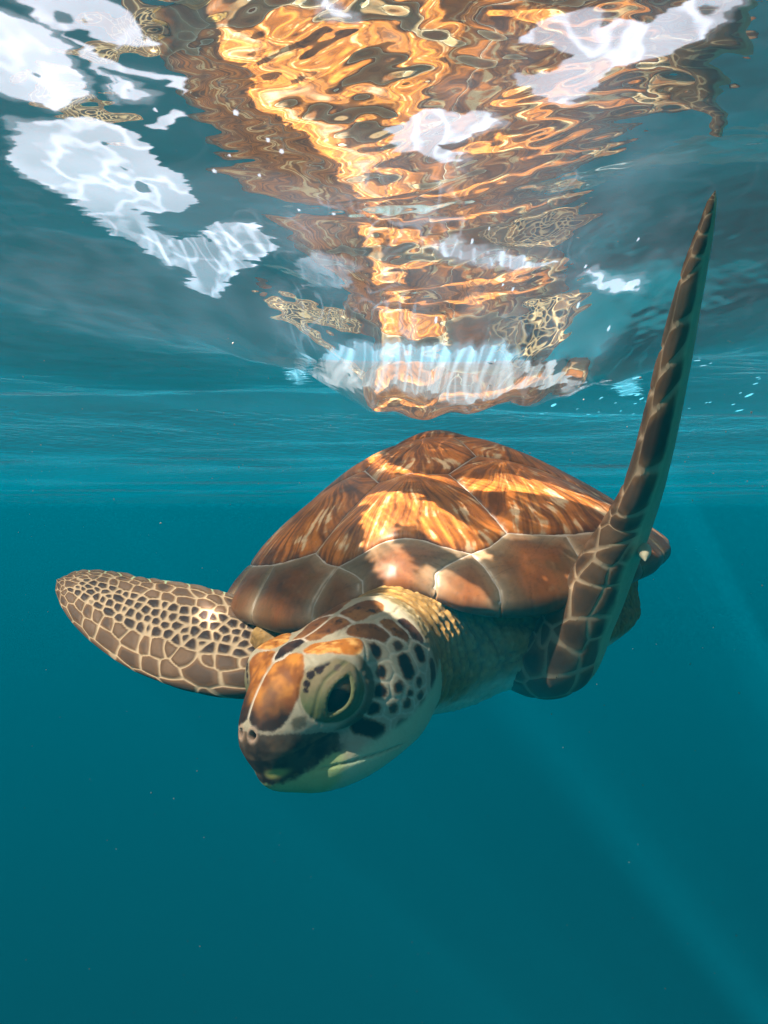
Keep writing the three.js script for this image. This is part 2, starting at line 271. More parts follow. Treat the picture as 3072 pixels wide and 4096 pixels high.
{
  // a grid over the shell, finer towards the front and the rim; past j = NR the rim rolls under
  const NP = 1100, NR = 250, NU = 12, phi = new Float64Array(NP), rad = new Float64Array(NR + 1);
  for (let i = 0; i < NP; i++) { const t = (i / NP) * 2 - 1; phi[i] = Math.PI * Math.sign(t) * lerp(Math.abs(t) * 0.72, Math.abs(t), Math.pow(Math.abs(t), 2.2)); }
  for (let j = 0; j <= NR; j++) { const t = j / NR; rad[j] = lerp(1 - Math.pow(1 - t, 1.9), t, 0.25); }
  const rows = NR + 1 + NU, P = new Float64Array(rows * NP * 3), v = new THREE.Vector3();
  for (let j = 0; j < rows; j++) for (let i = 0; i < NP; i++) {
    const k = (j * NP + i) * 3;
    if (j <= NR) shellAt(rad[j], phi[i], v);
    else { const a = ((j - NR) / NU) * Math.PI * 0.92; shellAt(1, phi[i], v); const h = Math.hypot(v.x, v.z); const inw = 0.011 * (1 - Math.cos(a)) + (j - NR > NU - 3 ? 0.03 * (j - NR - NU + 3) : 0); v.y -= 0.011 * Math.sin(a) + (j - NR > NU - 3 ? -0.002 : 0); v.x *= 1 - inw / h; v.z *= 1 - inw / h; }
    P[k] = v.x; P[k + 1] = v.y; P[k + 2] = v.z;
  }
  const idx = [];
  for (let j = 0; j < rows - 1; j++) for (let i = 0; i < NP; i++) { const i2 = (i + 1) % NP, a = j * NP + i, b = j * NP + i2, c = (j + 1) * NP + i2, d = (j + 1) * NP + i; if (j === 0) idx.push(a, d, c); else idx.push(a, d, b, b, d, c); }
  const base = geo(P, idx), N = base.attributes.normal.array;
  const colBase = new Float32Array(rows * NP * 3);
  for (let j = 0; j < rows; j++) for (let i = 0; i < NP; i++) { const k = (j * NP + i) * 3, n = 0.85 + 0.3 * nz(P[k] * 90, P[k + 1] * 90, P[k + 2] * 90), s = j > NR + 3 ? 0.75 : 1; colBase.set([0.42 * n * s, 0.34 * n * s, 0.28 * n * s], k); }
  base.setAttribute('color', new THREE.BufferAttribute(colBase, 3));
  const carapace = part('carapace', base, scuteMat, turtle, 'domed brown shell of horny plates with pale seams');
  // which scute is each grid point in?
  const U = (j, i) => [Math.sin(phi[i]) * rad[Math.min(j, NR)] * (j > NR ? 1 + 0.004 * (j - NR) : 1), Math.cos(phi[i]) * rad[Math.min(j, NR)] * (j > NR ? 1 + 0.004 * (j - NR) : 1)];
  const rowsS = NR + 1 + 6, owner = new Int16Array(rowsS * NP).fill(-1);
  const boxes = scutes.map((s) => { const xs = s.poly.map((p) => p[0]), ys = s.poly.map((p) => p[1]); return [Math.min(...xs), Math.max(...xs), Math.min(...ys), Math.max(...ys)]; });
  for (let j = 0; j < rowsS; j++) for (let i = 0; i < NP; i++) { const [x, y] = U(j, i); for (let s = 0; s < scutes.length; s++) { const b = boxes[s]; if (x >= b[0] && x <= b[1] && y >= b[2] && y <= b[3] && inside(x, y, scutes[s].poly)) { owner[j * NP + i] = s; break; } } }
  const at3 = ([x, y]) => { const r = Math.hypot(x, y), ph = Math.atan2(x, y); return shellAt(Math.min(r, 1), ph); };
  scutes.forEach((S, s) => {
    const rimEdge = (p) => Math.hypot(...p) > 1.0, edges = [];
    for (let e = 0; e < S.poly.length; e++) {
      const a = S.poly[e], b = S.poly[(e + 1) % S.poly.length]; if (rimEdge(a) && rimEdge(b)) continue;
      const n = Math.max(1, Math.ceil(Math.hypot(a[0] - b[0], a[1] - b[1]) / 0.02));
      for (let k = 0; k < n; k++) edges.push([at3([lerp(a[0], b[0], k / n), lerp(a[1], b[1], k / n)]), at3([lerp(a[0], b[0], (k + 1) / n), lerp(a[1], b[1], (k + 1) / n)])]);
    }
    const g0 = at3(S.grow), map = new Map(), pos = [], col = [], tri = [], sd = s * 17.3;
    const use = (j, i) => {
      const id = j * NP + i; if (map.has(id)) return map.get(id);
      const k = id * 3, x = P[k], y = P[k + 1], z = P[k + 2];
      let d = 1;
      for (const [a, b] of edges) {
        const ex = b.x - a.x, ey = b.y - a.y, ez = b.z - a.z, t = clamp(((x - a.x) * ex + (y - a.y) * ey + (z - a.z) * ez) / (ex * ex + ey * ey + ez * ez + 1e-12));
        const q = (x - a.x - ex * t) ** 2 + (y - a.y - ey * t) ** 2 + (z - a.z - ez * t) ** 2; if (q < d) d = q;
      }
      d = Math.sqrt(d); if (owner[id] !== s) d = -d;
      const wob = 0.0006 * nz(x * 130, y * 130, z * 130 + sd), dd = d + wob;
      const off = dd < 0 ? -0.0012 : 0.0016 * (1 - Math.exp(-dd / 0.0018)) - 0.00045 + (S.kind === 'first' ? 0.008 : 0.0042) * (1 - Math.exp(-dd / 0.03)) + 0.00035 * nz(x * 60, y * 60, z * 60) * sstep(0, 0.01, dd);
      pos.push(x + N[k] * off, y + N[k + 1] * off, z + N[k + 2] * off);
      // horn colour: streaks that run out from the centre of growth
      const gx = x - g0.x, gy = y - g0.y, gz = z - g0.z, gd = Math.hypot(gx, gy, gz), an = Math.atan2(gx, gz) , tw = an * Math.max(0.05, gd) * 1.0;
      const n1 = fbm(an * 9 + sd, gd * 16, sd, 4), n2 = fbm(an * 26 + sd * 2, gd * 26, 3 + sd, 3), n3 = fbm(x * 38 + sd, y * 38, z * 38, 4), n4 = nz(x * 400, y * 400, z * 400);
      const n5 = fbm(x * 24 + sd, y * 24 + 3, z * 24, 4), n6 = fbm(an * 15 + 2 * nz(x * 30, y * 30, z * 30), gd * 10, sd + 9, 4);
      let c;
      if (S.kind === 'marginal') {
        c = mix3([0.115, 0.048, 0.016], [0.165, 0.050, 0.012], sstep(-0.1, 0.45, n3 + 0.45 * Math.exp(-gd / 0.03)));
        c = mix3(c, [0.032, 0.015, 0.009], 0.8 * sstep(0.0, 0.5, n5));
        const pale = 0.85 * Math.exp(-dd / 0.0085) + 0.1 * sstep(0.1, 0.5, n2);
        c = mix3(c, [0.27, 0.20, 0.125], clamp(pale));
      } else {
        c = mix3([0.14, 0.043, 0.011], [0.44, 0.137, 0.025], sstep(-0.3, 0.3, n6 + 0.5 * n5));
        c = mix3(c, [0.47, 0.20, 0.055], sstep(0.02, 0.42, n2 + 0.4 * n3) * 0.6);
        c = mix3(c, [0.55, 0.40, 0.24], sstep(0.24, 0.42, n6 * 0.75 + n3 * 0.9 + 0.12 * sstep(0.03, 0.1, gd)) * 0.8);
        c = mix3(c, [0.050, 0.018, 0.008], 0.7 * Math.exp(-dd / 0.003) + 0.4 * sstep(0.1, 0.4, -n5));
      }
      const scr = sstep(0.32, 0.5, nz(an * 70 + 3 * n5, gd * 14, sd + 4)), grow = Math.sin(dd * 900 + 5 * n3);
      const b = 1 + 0.12 * n4 - 0.22 * scr + 0.05 * grow;
      const worn = 0.35 * sstep(0.22, 0.5, fbm(x * 95, y * 95, z * 95 + sd, 3)); c = mix3(c, [0.24, 0.19, 0.12], worn * (S.kind === 'marginal' ? 0.7 : 0.4));
      col.push(c[0] * b, c[1] * b, c[2] * b);
      const n = pos.length / 3 - 1; map.set(id, n); return n;
    };
    for (let j = 0; j < rowsS - 1; j++) for (let i = 0; i < NP; i++) {
      const i2 = (i + 1) % NP, o = [owner[j * NP + i], owner[j * NP + i2], owner[(j + 1) * NP + i2], owner[(j + 1) * NP + i]];
      if (!o.includes(s)) continue;
      const a = use(j, i), b = use(j, i2), c = use(j + 1, i2), d = use(j + 1, i);
      if (j === 0) tri.push(a, d, c); else tri.push(a, d, b, b, d, c);
    }
    part(s ? 'scute_' + String(s).padStart(3, '0') : 'scute', geo(pos, tri, col), scuteMat, carapace);
  });
}
// ---- skin: one field for torso, neck and head, meshed at two finenesses
const V = (x, y, z) => new THREE.Vector3(x, y, z);
const sminv = (a, b, k) => { const h = clamp(0.5 + (0.5 * (b - a)) / k); return b + (a - b) * h - k * h * (1 - h); };
const smaxv = (a, b, k) => -sminv(-a, -b, k);
const ell = (x, y, z, rx, ry, rz) => { const k0 = Math.hypot(x / rx, y / ry, z / rz), k1 = Math.hypot(x / (rx * rx), y / (ry * ry), z / (rz * rz)); return k1 < 1e-9 ? -Math.min(rx, ry, rz) : (k0 * (k0 - 1)) / k1; };
const cone = (x, y, z, a, b, ra, rb) => { const bx = b.x - a.x, by = b.y - a.y, bz = b.z - a.z, px = x - a.x, py = y - a.y, pz = z - a.z, t = clamp((px * bx + py * by + pz * bz) / (bx * bx + by * by + bz * bz)); return Math.hypot(px - bx * t, py - by * t, pz - bz * t) - lerp(ra, rb, t); };

const HEAD = new THREE.Matrix4();                                               // head frame (x to its left, y up, z to the snout) in the turtle's frame
{
  const F = V(-0.62, -0.27, 0.74).normalize(), U = V(-0.218, 0.959, 0.154), L = V().crossVectors(U, F).normalize(); U.crossVectors(F, L);
  const w = new THREE.Matrix4().makeBasis(L, U, F).setPosition(-0.0475, -0.1215, -0.50);
  HEAD.copy(turtle.matrixWorld).invert().multiply(w);
}
const HEADI = HEAD.clone().invert(), hm = HEADI.elements;
const EYE = V(0.0290, 0.0060, 0.0115), EYR = 0.0205, EYED = V(0.84, 0.0, 0.54).normalize();
function headField(x, y, z) {
  const ax = Math.abs(x);
  let d = ell(x, y + 0.006, z + 0.034, 0.053, 0.044, 0.064);                    // cranium
  d = sminv(d, ell(x, y - 0.001, z - 0.016, 0.033, 0.033, 0.034), 0.016);       // brow and forehead
  d = sminv(d, ell(ax - 0.022, y + 0.022, z + 0.040, 0.035, 0.040, 0.046), 0.015);   // cheeks
  d = sminv(d, ell(x, y + 0.012, z - 0.034, 0.027, 0.031, 0.034), 0.014);       // snout
  d = sminv(d, cone(x, y, z, V(0, -0.020, 0.046), V(0, -0.036, 0.0505), 0.021, 0.014), 0.010);   // beak
  d = sminv(d, ell(x, y + 0.0455, z + 0.026, 0.046, 0.031, 0.076), 0.014);       // lower jaw
  const e = Math.hypot(ax - EYE.x, y - EYE.y, z - EYE.z);
  d = sminv(d, e - EYR - 0.0022, 0.010);
  d = sminv(d, cone(ax, y, z, V(0.026, 0.022, 0.020), V(0.036, 0.020, -0.008), 0.010, 0.010), 0.012);   // brow ridge                                        // lids round the eyeball
  return d;
}
// lids' opening: distance (negative inside) on the eyeball, in directions from the eye's centre
const EY_U = V(0, 1, 0).addScaledVector(EYED, -EYED.y).normalize(), EY_S = V().crossVectors(EY_U, EYED).normalize();   // EY_S towards the snout?
function lidOpening(ax, y, z) {
  const px = ax - EYE.x, py = y - EYE.y, pz = z - EYE.z, l = Math.hypot(px, py, pz) || 1, f = (px * EYED.x + py * EYED.y + pz * EYED.z) / l;
  if (f < 0.2) return 1;
  let u = (px * EY_U.x + py * EY_U.y + pz * EY_U.z) / l, s = (px * EY_S.x + py * EY_S.y + pz * EY_S.z) / l;
  const a = 0.8, cu = u * Math.cos(a) - s * Math.sin(a), cs = s * Math.cos(a) + u * Math.sin(a);
  return Math.max(Math.hypot(cs, cu - 0.45) - 0.785, Math.hypot(cs, cu + 0.48) - 0.825);
}
const jC = (x, y, z) => turtle.worldToLocal(V(x, y, z));
const shR0 = V(-0.11, -0.045, 0.17), shR1 = jC(-0.100, -0.128, -0.69), shL0 = V(0.11, -0.06, 0.16), shL1 = jC(0.145, -0.128, -0.70);
const nk0 = V(0.005, -0.045, 0.17), nk1 = V(0, -0.005, -0.065).applyMatrix4(HEAD), nk2 = V(0, -0.03, -0.055).applyMatrix4(HEAD), nk3 = V(0.01, -0.06, 0.20);
function field(x, y, z) {
  const hx = hm[0] * x + hm[4] * y + hm[8] * z + hm[12], hy = hm[1] * x + hm[5] * y + hm[9] * z + hm[13], hz = hm[2] * x + hm[6] * y + hm[10] * z + hm[14];
  let d = ell(x, y + 0.045, z + 0.06, 0.225, 0.075, 0.27);                      // trunk
  d = sminv(d, ell(x, y + 0.078, z + 0.03, 0.222, 0.056, 0.24), 0.02);           // plastron
  d = sminv(d, ell(x, y + 0.058, z - 0.155, 0.142, 0.062, 0.105), 0.03);         // chest
  d = sminv(d, cone(x, y, z, shR0, shR1, 0.060, 0.030), 0.03);
  d = sminv(d, cone(x, y, z, shL0, shL1, 0.058, 0.030), 0.03);
  d = sminv(d, cone(x, y, z, nk0, nk1, 0.068, 0.042), 0.03);
  d = sminv(d, cone(x, y, z, nk3, nk2, 0.055, 0.034), 0.03);
  if (hx * hx + hy * hy + hz * hz < 0.04) d = sminv(d, headField(hx, hy, hz), 0.016);
  return d;
}
function nets(f, lo, hi, cell, keep) {
  const n = [0, 1, 2].map((k) => Math.ceil((hi[k] - lo[k]) / cell) + 1), [nx, ny, nzz] = n, F = new Float32Array(nx * ny * nzz);
  for (let k = 0, q = 0; k < nzz; k++) for (let j = 0; j < ny; j++) for (let i = 0; i < nx;) {
    const d = f(lo[0] + i * cell, lo[1] + j * cell, lo[2] + k * cell); F[q++] = d; i++;
    let skip = Math.floor((Math.abs(d) * 0.7) / cell) - 3;                      // far from the surface the field may be coarse
    while (skip-- > 0 && i < nx) { F[q++] = d; i++; }
  }
  const vid = new Int32Array(nx * ny * nzz).fill(-1), pos = [], idx = [], at = (i, j, k) => i + nx * (j + ny * k);
  for (let k = 0; k < nzz - 1; k++) for (let j = 0; j < ny - 1; j++) for (let i = 0; i < nx - 1; i++) {
    let m = 0, sx = 0, sy = 0, sz = 0, c = 0;
    for (let q = 0; q < 8; q++) if (F[at(i + (q & 1), j + ((q >> 1) & 1), k + (q >> 2))] < 0) m |= 1 << q;
    if (m === 0 || m === 255) continue;
    for (let q = 0; q < 8; q++) for (const b of [1, 2, 4]) {
      const r = q | b; if (r === q || ((m >> q) & 1) === ((m >> r) & 1)) continue;
      const a = F[at(i + (q & 1), j + ((q >> 1) & 1), k + (q >> 2))], d = F[at(i + (r & 1), j + ((r >> 1) & 1), k + (r >> 2))], t = a / (a - d);
      sx += (q & 1) + (b === 1 ? t : 0); sy += ((q >> 1) & 1) + (b === 2 ? t : 0); sz += (q >> 2) + (b === 4 ? t : 0); c++;
    }
    const p = [lo[0] + (i + sx / c) * cell, lo[1] + (j + sy / c) * cell, lo[2] + (k + sz / c) * cell];
    if (keep && !keep(...p)) continue;
    vid[at(i, j, k)] = pos.length / 3; pos.push(...p);
  }
  const quad = (a, b, c, d, flip) => { if (a < 0 || b < 0 || c < 0 || d < 0) return; if (flip) idx.push(a, c, b, a, d, c); else idx.push(a, b, c, a, c, d); };
  for (let k = 1; k < nzz - 1; k++) for (let j = 1; j < ny - 1; j++) for (let i = 1; i < nx - 1; i++) {
    const a = F[at(i, j, k)] < 0;
    if (a !== F[at(i + 1, j, k)] < 0) quad(vid[at(i, j - 1, k - 1)], vid[at(i, j, k - 1)], vid[at(i, j, k)], vid[at(i, j - 1, k)], !a);
    if (a !== F[at(i, j + 1, k)] < 0) quad(vid[at(i - 1, j, k - 1)], vid[at(i - 1, j, k)], vid[at(i, j, k)], vid[at(i, j, k - 1)], !a);
    if (a !== F[at(i, j, k + 1)] < 0) quad(vid[at(i - 1, j - 1, k)], vid[at(i, j - 1, k)], vid[at(i, j, k)], vid[at(i - 1, j, k)], !a);
  }
  // settle the points on the field and take its gradient for normals
  const nor = new Float32Array(pos.length), h = cell * 0.35;
  for (let q = 0; q < pos.length; q += 3) for (let it = 0; it < 2; it++) {
    const x = pos[q], y = pos[q + 1], z = pos[q + 2], d = f(x, y, z);
    let gx = f(x + h, y, z) - f(x - h, y, z), gy = f(x, y + h, z) - f(x, y - h, z), gz = f(x, y, z + h) - f(x, y, z - h);
    const l = Math.hypot(gx, gy, gz) || 1; gx /= l; gy /= l; gz /= l;
    if (it === 0) { const st = clamp(d, -cell, cell); pos[q] -= gx * st; pos[q + 1] -= gy * st; pos[q + 2] -= gz * st; }
    nor[q] = gx; nor[q + 1] = gy; nor[q + 2] = gz;
  }
  return { pos, idx, nor };
}
const skin = [];                                                                // geometries of the body's one skin
// plates and spots of the head, in millimetres of its frame; the two sides mirror each other: [kind, radius, a, b]
const HS = [
  ['pre', 10.5, [14, 24, 31], [11, 9, 53]], ['fro', 3.2, [0, 35, 8], [0, 33, 24]], ['sup', 7.5, [24, 33, 10], [36, 30, -3]], ['cro', 6, [4, 37, -4], [11, 38, -26]],
  ['par', 7, [13, 37, -38], [15, 34, -54]], ['par', 5, [29, 30, -24], [38, 25, -35]], ['par', 4, [38, 25.6, -46], [44, 19, -50]], ['parD', 3, [41, 21, -60], [47.6, 11, -62]],
  ['spot', 5.8, [43, 18.5, -19.5]], ['spotS', 3.4, [48.5, 14.7, -38.8]], ['spot', 4.8, [52.8, 4, -54.5], [54.4, 0, -53.5]], ['spot', 3.9, [50, 6, -15]], ['spot', 5.6, [54.3, 4.7, -35.6], [56.7, -2.4, -34.3]],
  ['spotS', 4.2, [54, -12, -63.8], [55.4, -23.4, -58.5]], ['spotS', 2.6, [58.3, -13.2, -40.6]], ['spot', 4.6, [51, -5, -8.4]], ['spot', 3.4, [56, -8, -22.2]], ['spotS', 1.8, [57.8, -16.3, -29.4]], ['spotS', 2.5, [58.2, -22.2, -38.9]],
  ['spot', 4.8, [47.8, -14.5, -1.5]], ['spotS', 2.6, [53.8, -19.8, -14.3]], ['spotS', 2.6, [56.8, -22, -25.4]], ['spotS', 3.3, [56.7, -30.6, -41.4]], ['spotS', 2, [45.6, -42.9, -70]],
  ['spot', 6, [40.1, -22.3, 7.6], [45.7, -31.1, -1.9]], ['spot', 5.2, [52.7, -36, -20.1]],
];
const LIDS = [[2.1, 34.6, 29.8, 23.5], [1.8, 38.8, 27.9, 19.9], [2.9, 37, 26.3, 25.7], [2.9, 32.9, 24.1, 30.8], [2.4, 30.7, 19.1, 33.8], [2.2, 44.1, 23.8, 16.8], [1.6, 29.8, 15, 35.5]];
const ORB = V(0.70, 0.20, 0.68).normalize();
const PALE = [0.33, 0.28, 0.195];
function headSkin(x, y, z, nx, ny, nzv) {
  const X = Math.abs(x) * 1000, Y = y * 1000, Z = z * 1000;
  const q = (a, b, c) => fbm(x * a + 5, y * b, z * c, 3);
  const wx = 1.3 * nz(x * 160, y * 160, z * 160), wy = 1.3 * nz(x * 160 + 9, y * 160, z * 160), fine = nz(x * 520, y * 520, z * 520);
  let d1 = 1e9, d2 = 1e9, S = HS[0];
  for (const s of HS) {
    const a = s[2], b = s[3] || a, ex = b[0] - a[0], ey = b[1] - a[1], ez = b[2] - a[2], l = ex * ex + ey * ey + ez * ez, t = l ? clamp(((X + wx - a[0]) * ex + (Y + wy - a[1]) * ey + (Z - a[2]) * ez) / l) : 0;
    const d = Math.hypot(X + wx - a[0] - ex * t, Y + wy - a[1] - ey * t, Z - a[2] - ez * t) - s[1] * (s[0] === 'spot' ? 0.9 : 1);
    if (d < d1) { d2 = d1; d1 = d; S = s; } else if (d < d2) d2 = d;
  }
  const mid = S[0] === 'pre' || S[0] === 'cro' || (S[0] === 'par' && S[2][0] < 20) ? X : 99;           // the seam down the middle
  const e = Math.min((d2 - d1) / 2, mid), rag = 0.9 * nz(x * 420 + 3, y * 420, z * 420) + 0.5 * q(260, 260, 260);
  let c = PALE, off = 0;
  const n1 = q(70, 70, 70), n2 = q(150, 150, 150), n3 = fbm(x * 40, y * 40 + 7, z * 40, 3);
  if (S[0] === 'pre' || S[0] === 'sup' || S[0].startsWith('par') || S[0] === 'cro' || S[0] === 'fro') {
    let f;
    if (S[0] === 'pre') { f = mix3([0.20, 0.062, 0.013], [0.50, 0.185, 0.030], sstep(-0.25, 0.35, n1 + n2 * 0.6)); f = mix3(f, [0.022, 0.012, 0.010], sstep(-0.1, 0.6, (20 - Y) / 26 + n3 * 0.9 + 0.3 * n2)); }
    else if (S[0] === 'sup') { f = mix3([0.40, 0.13, 0.018], [0.72, 0.36, 0.10], sstep(-0.1, 0.42, n2 + n1 * 0.7)); f = mix3(f, [0.10, 0.03, 0.01], sstep(0.16, 0.4, -n2 + 0.1 * fine)); }
    else if (S[0] === 'fro' || S[0] === 'parD') { f = mix3([0.06, 0.028, 0.018], [0.022, 0.012, 0.012], sstep(-0.2, 0.2, n2)); f = mix3(f, [0.16, 0.06, 0.02], sstep(0.1, 0.5, n1) * 0.6); }
    else { f = mix3([0.13, 0.048, 0.016], [0.25, 0.10, 0.028], sstep(-0.3, 0.3, n1 + n2 * 0.5)); f = mix3(f, [0.035, 0.014, 0.010], sstep(0.12, 0.5, n2 + (e > 3 ? 0.15 : 0) - 0.05)); }
    const w = S[0] === 'sup' || S[0] === 'pre' ? 1.0 : 1.2;
    c = mix3([0.50, 0.42, 0.33], f, sstep(w * 0.45, w * 1.15, e + 0.25 * rag) * sstep(5.0, 3.4, d1 + 0.5 * rag));
    if (d1 > 3) c = mix3(c, PALE, sstep(3, 5, d1));
    off = -0.0007 * (1 - sstep(0, 1.6, e)) + 0.0004;
  } else if (S[0].startsWith('spot')) {
    const dd = d1 + rag * 0.9, small = S[0] === 'spotS';
    c = mix3(PALE, [0.44, 0.38, 0.28], sstep(1.2, 0.1, e));
    c = mix3(c, [0.12, 0.06, 0.025], sstep(1.9, 0.4, dd));
    c = mix3(c, small ? [0.045, 0.024, 0.015] : [0.010, 0.006, 0.007], sstep(0.3, -0.5, dd));
    off = -0.0005 * (1 - sstep(0, 1.1, e)) + 0.0003;
  }
  // scales give way to soft skin behind the cheeks, below, and round the eye
  const back = sstep(-66, -76, Z + 0.06 * (Y + 10) + 4 * n1), low = sstep(-33, -42, Y + 0.22 * (Z > 0 ? 0 : Z) + 3 * n3 + (Z > 8 ? (Z - 8) * 0.4 : 0));
  c = mix3(c, mix3([0.16, 0.115, 0.05], [0.30, 0.24, 0.14], sstep(-0.1, 0.4, n2)), back * (Y > -38 ? 1 : 0.2)); off *= 1 - back; off += back * 0.0012 * n2;
  c = mix3(c, [0.36, 0.43, 0.28], low);
  if (low > 0.5) off = 0.0002 * n2;
  // horny beak
  const mouthY = -42 - 0.2 * (27.6 - Z), top = -3.2 - (60 - Z) * 0.46 + 1.2 * n3 * 3;
  const beak = sstep(top + 2.2, top - 2.2, Y + rag) * sstep(14, 24, Z + 0.35 * (Y + 30));
  let bk = mix3([0.055, 0.038, 0.026], [0.10, 0.062, 0.036], sstep(-0.2, 0.4, n1 + n3));
  bk = mix3(bk, [0.016, 0.013, 0.013], sstep(-0.05, 0.4, n3 + 0.5 * n2 + (Y < -20 ? 0.18 : -0.1)));
  const under = sstep(2.5, -1.5, Y - mouthY + 5 - 14 * sstep(56, 20, Z) + 2.4 * rag + 5 * n3);
  bk = mix3(bk, [0.30, 0.37, 0.16], under);
  const yel = sstep(1, 0.4, Math.hypot((X - 11) / 8, (Y + 32) / 5.5)) * sstep(44, 54, Z);
  bk = mix3(bk, [0.34, 0.32, 0.10], yel * 0.85);
  c = mix3(c, bk, beak); off *= 1 - beak;
  if (beak > 0.2 && beak < 0.8 && Y > -30) c = mix3(c, [0.34, 0.29, 0.21], 0.5);
  // mouth line
  const ml = Math.abs(Y - mouthY + 0.5 * n1), mz = sstep(-24, -18, Z) * sstep(40, 28, Z);
  if (ny < 0.6) { off -= 0.0013 * Math.exp(-((ml / 0.8) ** 2)) * mz; c = mix3(c, [0.06, 0.06, 0.04], 0.55 * Math.exp(-((ml / 0.55) ** 2)) * mz); }
  { const lo = Math.hypot((X - 26) / 6, (Y + 3) / 4.5, (Z - 44) / 6); c = mix3(c, [0.05, 0.04, 0.024], 0.8 * sstep(1.2, 0.6, lo + 0.3 * rag)); }
  // nostrils
  const nd = Math.hypot(X - 5.6, (Y + 3.5) * 0.8, (Z - 66) * 0.5);
  c = mix3(c, [0.30, 0.20, 0.14], sstep(5.2, 3.4, nd) * 0.8); c = mix3(c, [0.006, 0.004, 0.004], sstep(2.3, 1.5, nd));
  off += -0.0045 * sstep(2.6, 1.2, nd) + 0.0008 * Math.exp(-(((nd - 3.4) / 1.1) ** 2));
  // lids
  const ex = Math.abs(x) - EYE.x, ey = y - EYE.y, ez = z - EYE.z, er = Math.hypot(ex, ey, ez), along = ex * ORB.x + ey * ORB.y + ez * ORB.z, perp = Math.sqrt(Math.max(0, er * er - along * along)) + 0.0006 * n1;
  if (along > 0 && er < EYR + 0.03) {
    const lid = sstep(0.0222, 0.0206, perp) * sstep(0.0232, 0.0212, ey + 0.0008 * n1), o = lidOpening(Math.abs(x), y, z), upper = sstep(-0.05, 0.6, ey / EYR + 0.25 * n1);
    let lc = mix3([0.085, 0.105, 0.045], [0.21, 0.16, 0.088], upper);
    const ring = Math.sin(o * 30 + 2.2 * n1), fade = sstep(0.75, 0.12, o);
    lc = mix3(lc, [0.040, 0.046, 0.020], 0.5 * sstep(0.3, 0.95, ring) * fade);
    lc = mix3(lc, [0.10, 0.105, 0.045], 0.8 * sstep(0.10, 0.02, o) + 0.5 * Math.exp(-(((o - 0.26) / 0.06) ** 2)));
    for (const L of LIDS) { const d = Math.hypot(X - L[1], Y - L[2], (Z - L[3]) * 0.8) - L[0] + 0.8 * rag; lc = mix3(lc, L === LIDS[5] ? [0.12, 0.085, 0.06] : [0.020, 0.009, 0.010], sstep(0.5, -0.3, d)); }
    c = mix3(c, lc, lid);
    off = lerp(off, -0.0005 * sstep(0.3, 0.95, ring) * fade + 0.0006 * sstep(0.10, 0.02, o) + 0.0003 * n2, lid);
    const rear = sstep(0.0285, 0.0262, perp) * sstep(0.0212, 0.0226, perp) * sstep(0.1, -0.25, ez / EYR * 0.7 + 0.35 * ey / EYR);
    c = mix3(c, [0.060, 0.044, 0.020], rear * 0.9); off += rear * 0.0009;
    off -= 0.0009 * Math.exp(-(((perp - 0.0218) / 0.0009) ** 2)) * sstep(0.024, 0.02, ey);
  }
  const g = 1 + 0.09 * fine;
  return [c[0] * g, c[1] * g, c[2] * g, off + 0.00008 * fine];
}
// head
{
  const inv = HEADI, p = V(), fH = (x, y, z) => { p.set(x, y, z).applyMatrix4(HEAD); let d = field(p.x, p.y, p.z); const ax = Math.abs(x);
    const e = Math.hypot(ax - EYE.x, y - EYE.y, z - EYE.z);
    if (e < EYR + 0.012) { const o = lidOpening(ax, y, z); d = smaxv(d, -Math.max(o * EYR, e - EYR - 0.02), 0.0012); }   // open lids
    return d; };
  const m = nets(fH, [-0.075, -0.08, -0.095], [0.075, 0.07, 0.085], 0.0013, (x, y, z) => z > -0.09 && Math.hypot(x, y) < 0.074);
  const col = [];
  for (let q = 0; q < m.pos.length; q += 3) {
    const x = m.pos[q], y = m.pos[q + 1], z = m.pos[q + 2];
    const c = headSkin(x, y, z, m.nor[q], m.nor[q + 1], m.nor[q + 2]);
    col.push(c[0], c[1], c[2]);
    const o = c[3] || 0; m.pos[q] += m.nor[q] * o; m.pos[q + 1] += m.nor[q + 1] * o; m.pos[q + 2] += m.nor[q + 2] * o;
  }
  const g = geo(m.pos, m.idx, col); g.applyMatrix4(HEAD); skin.push(g);
}
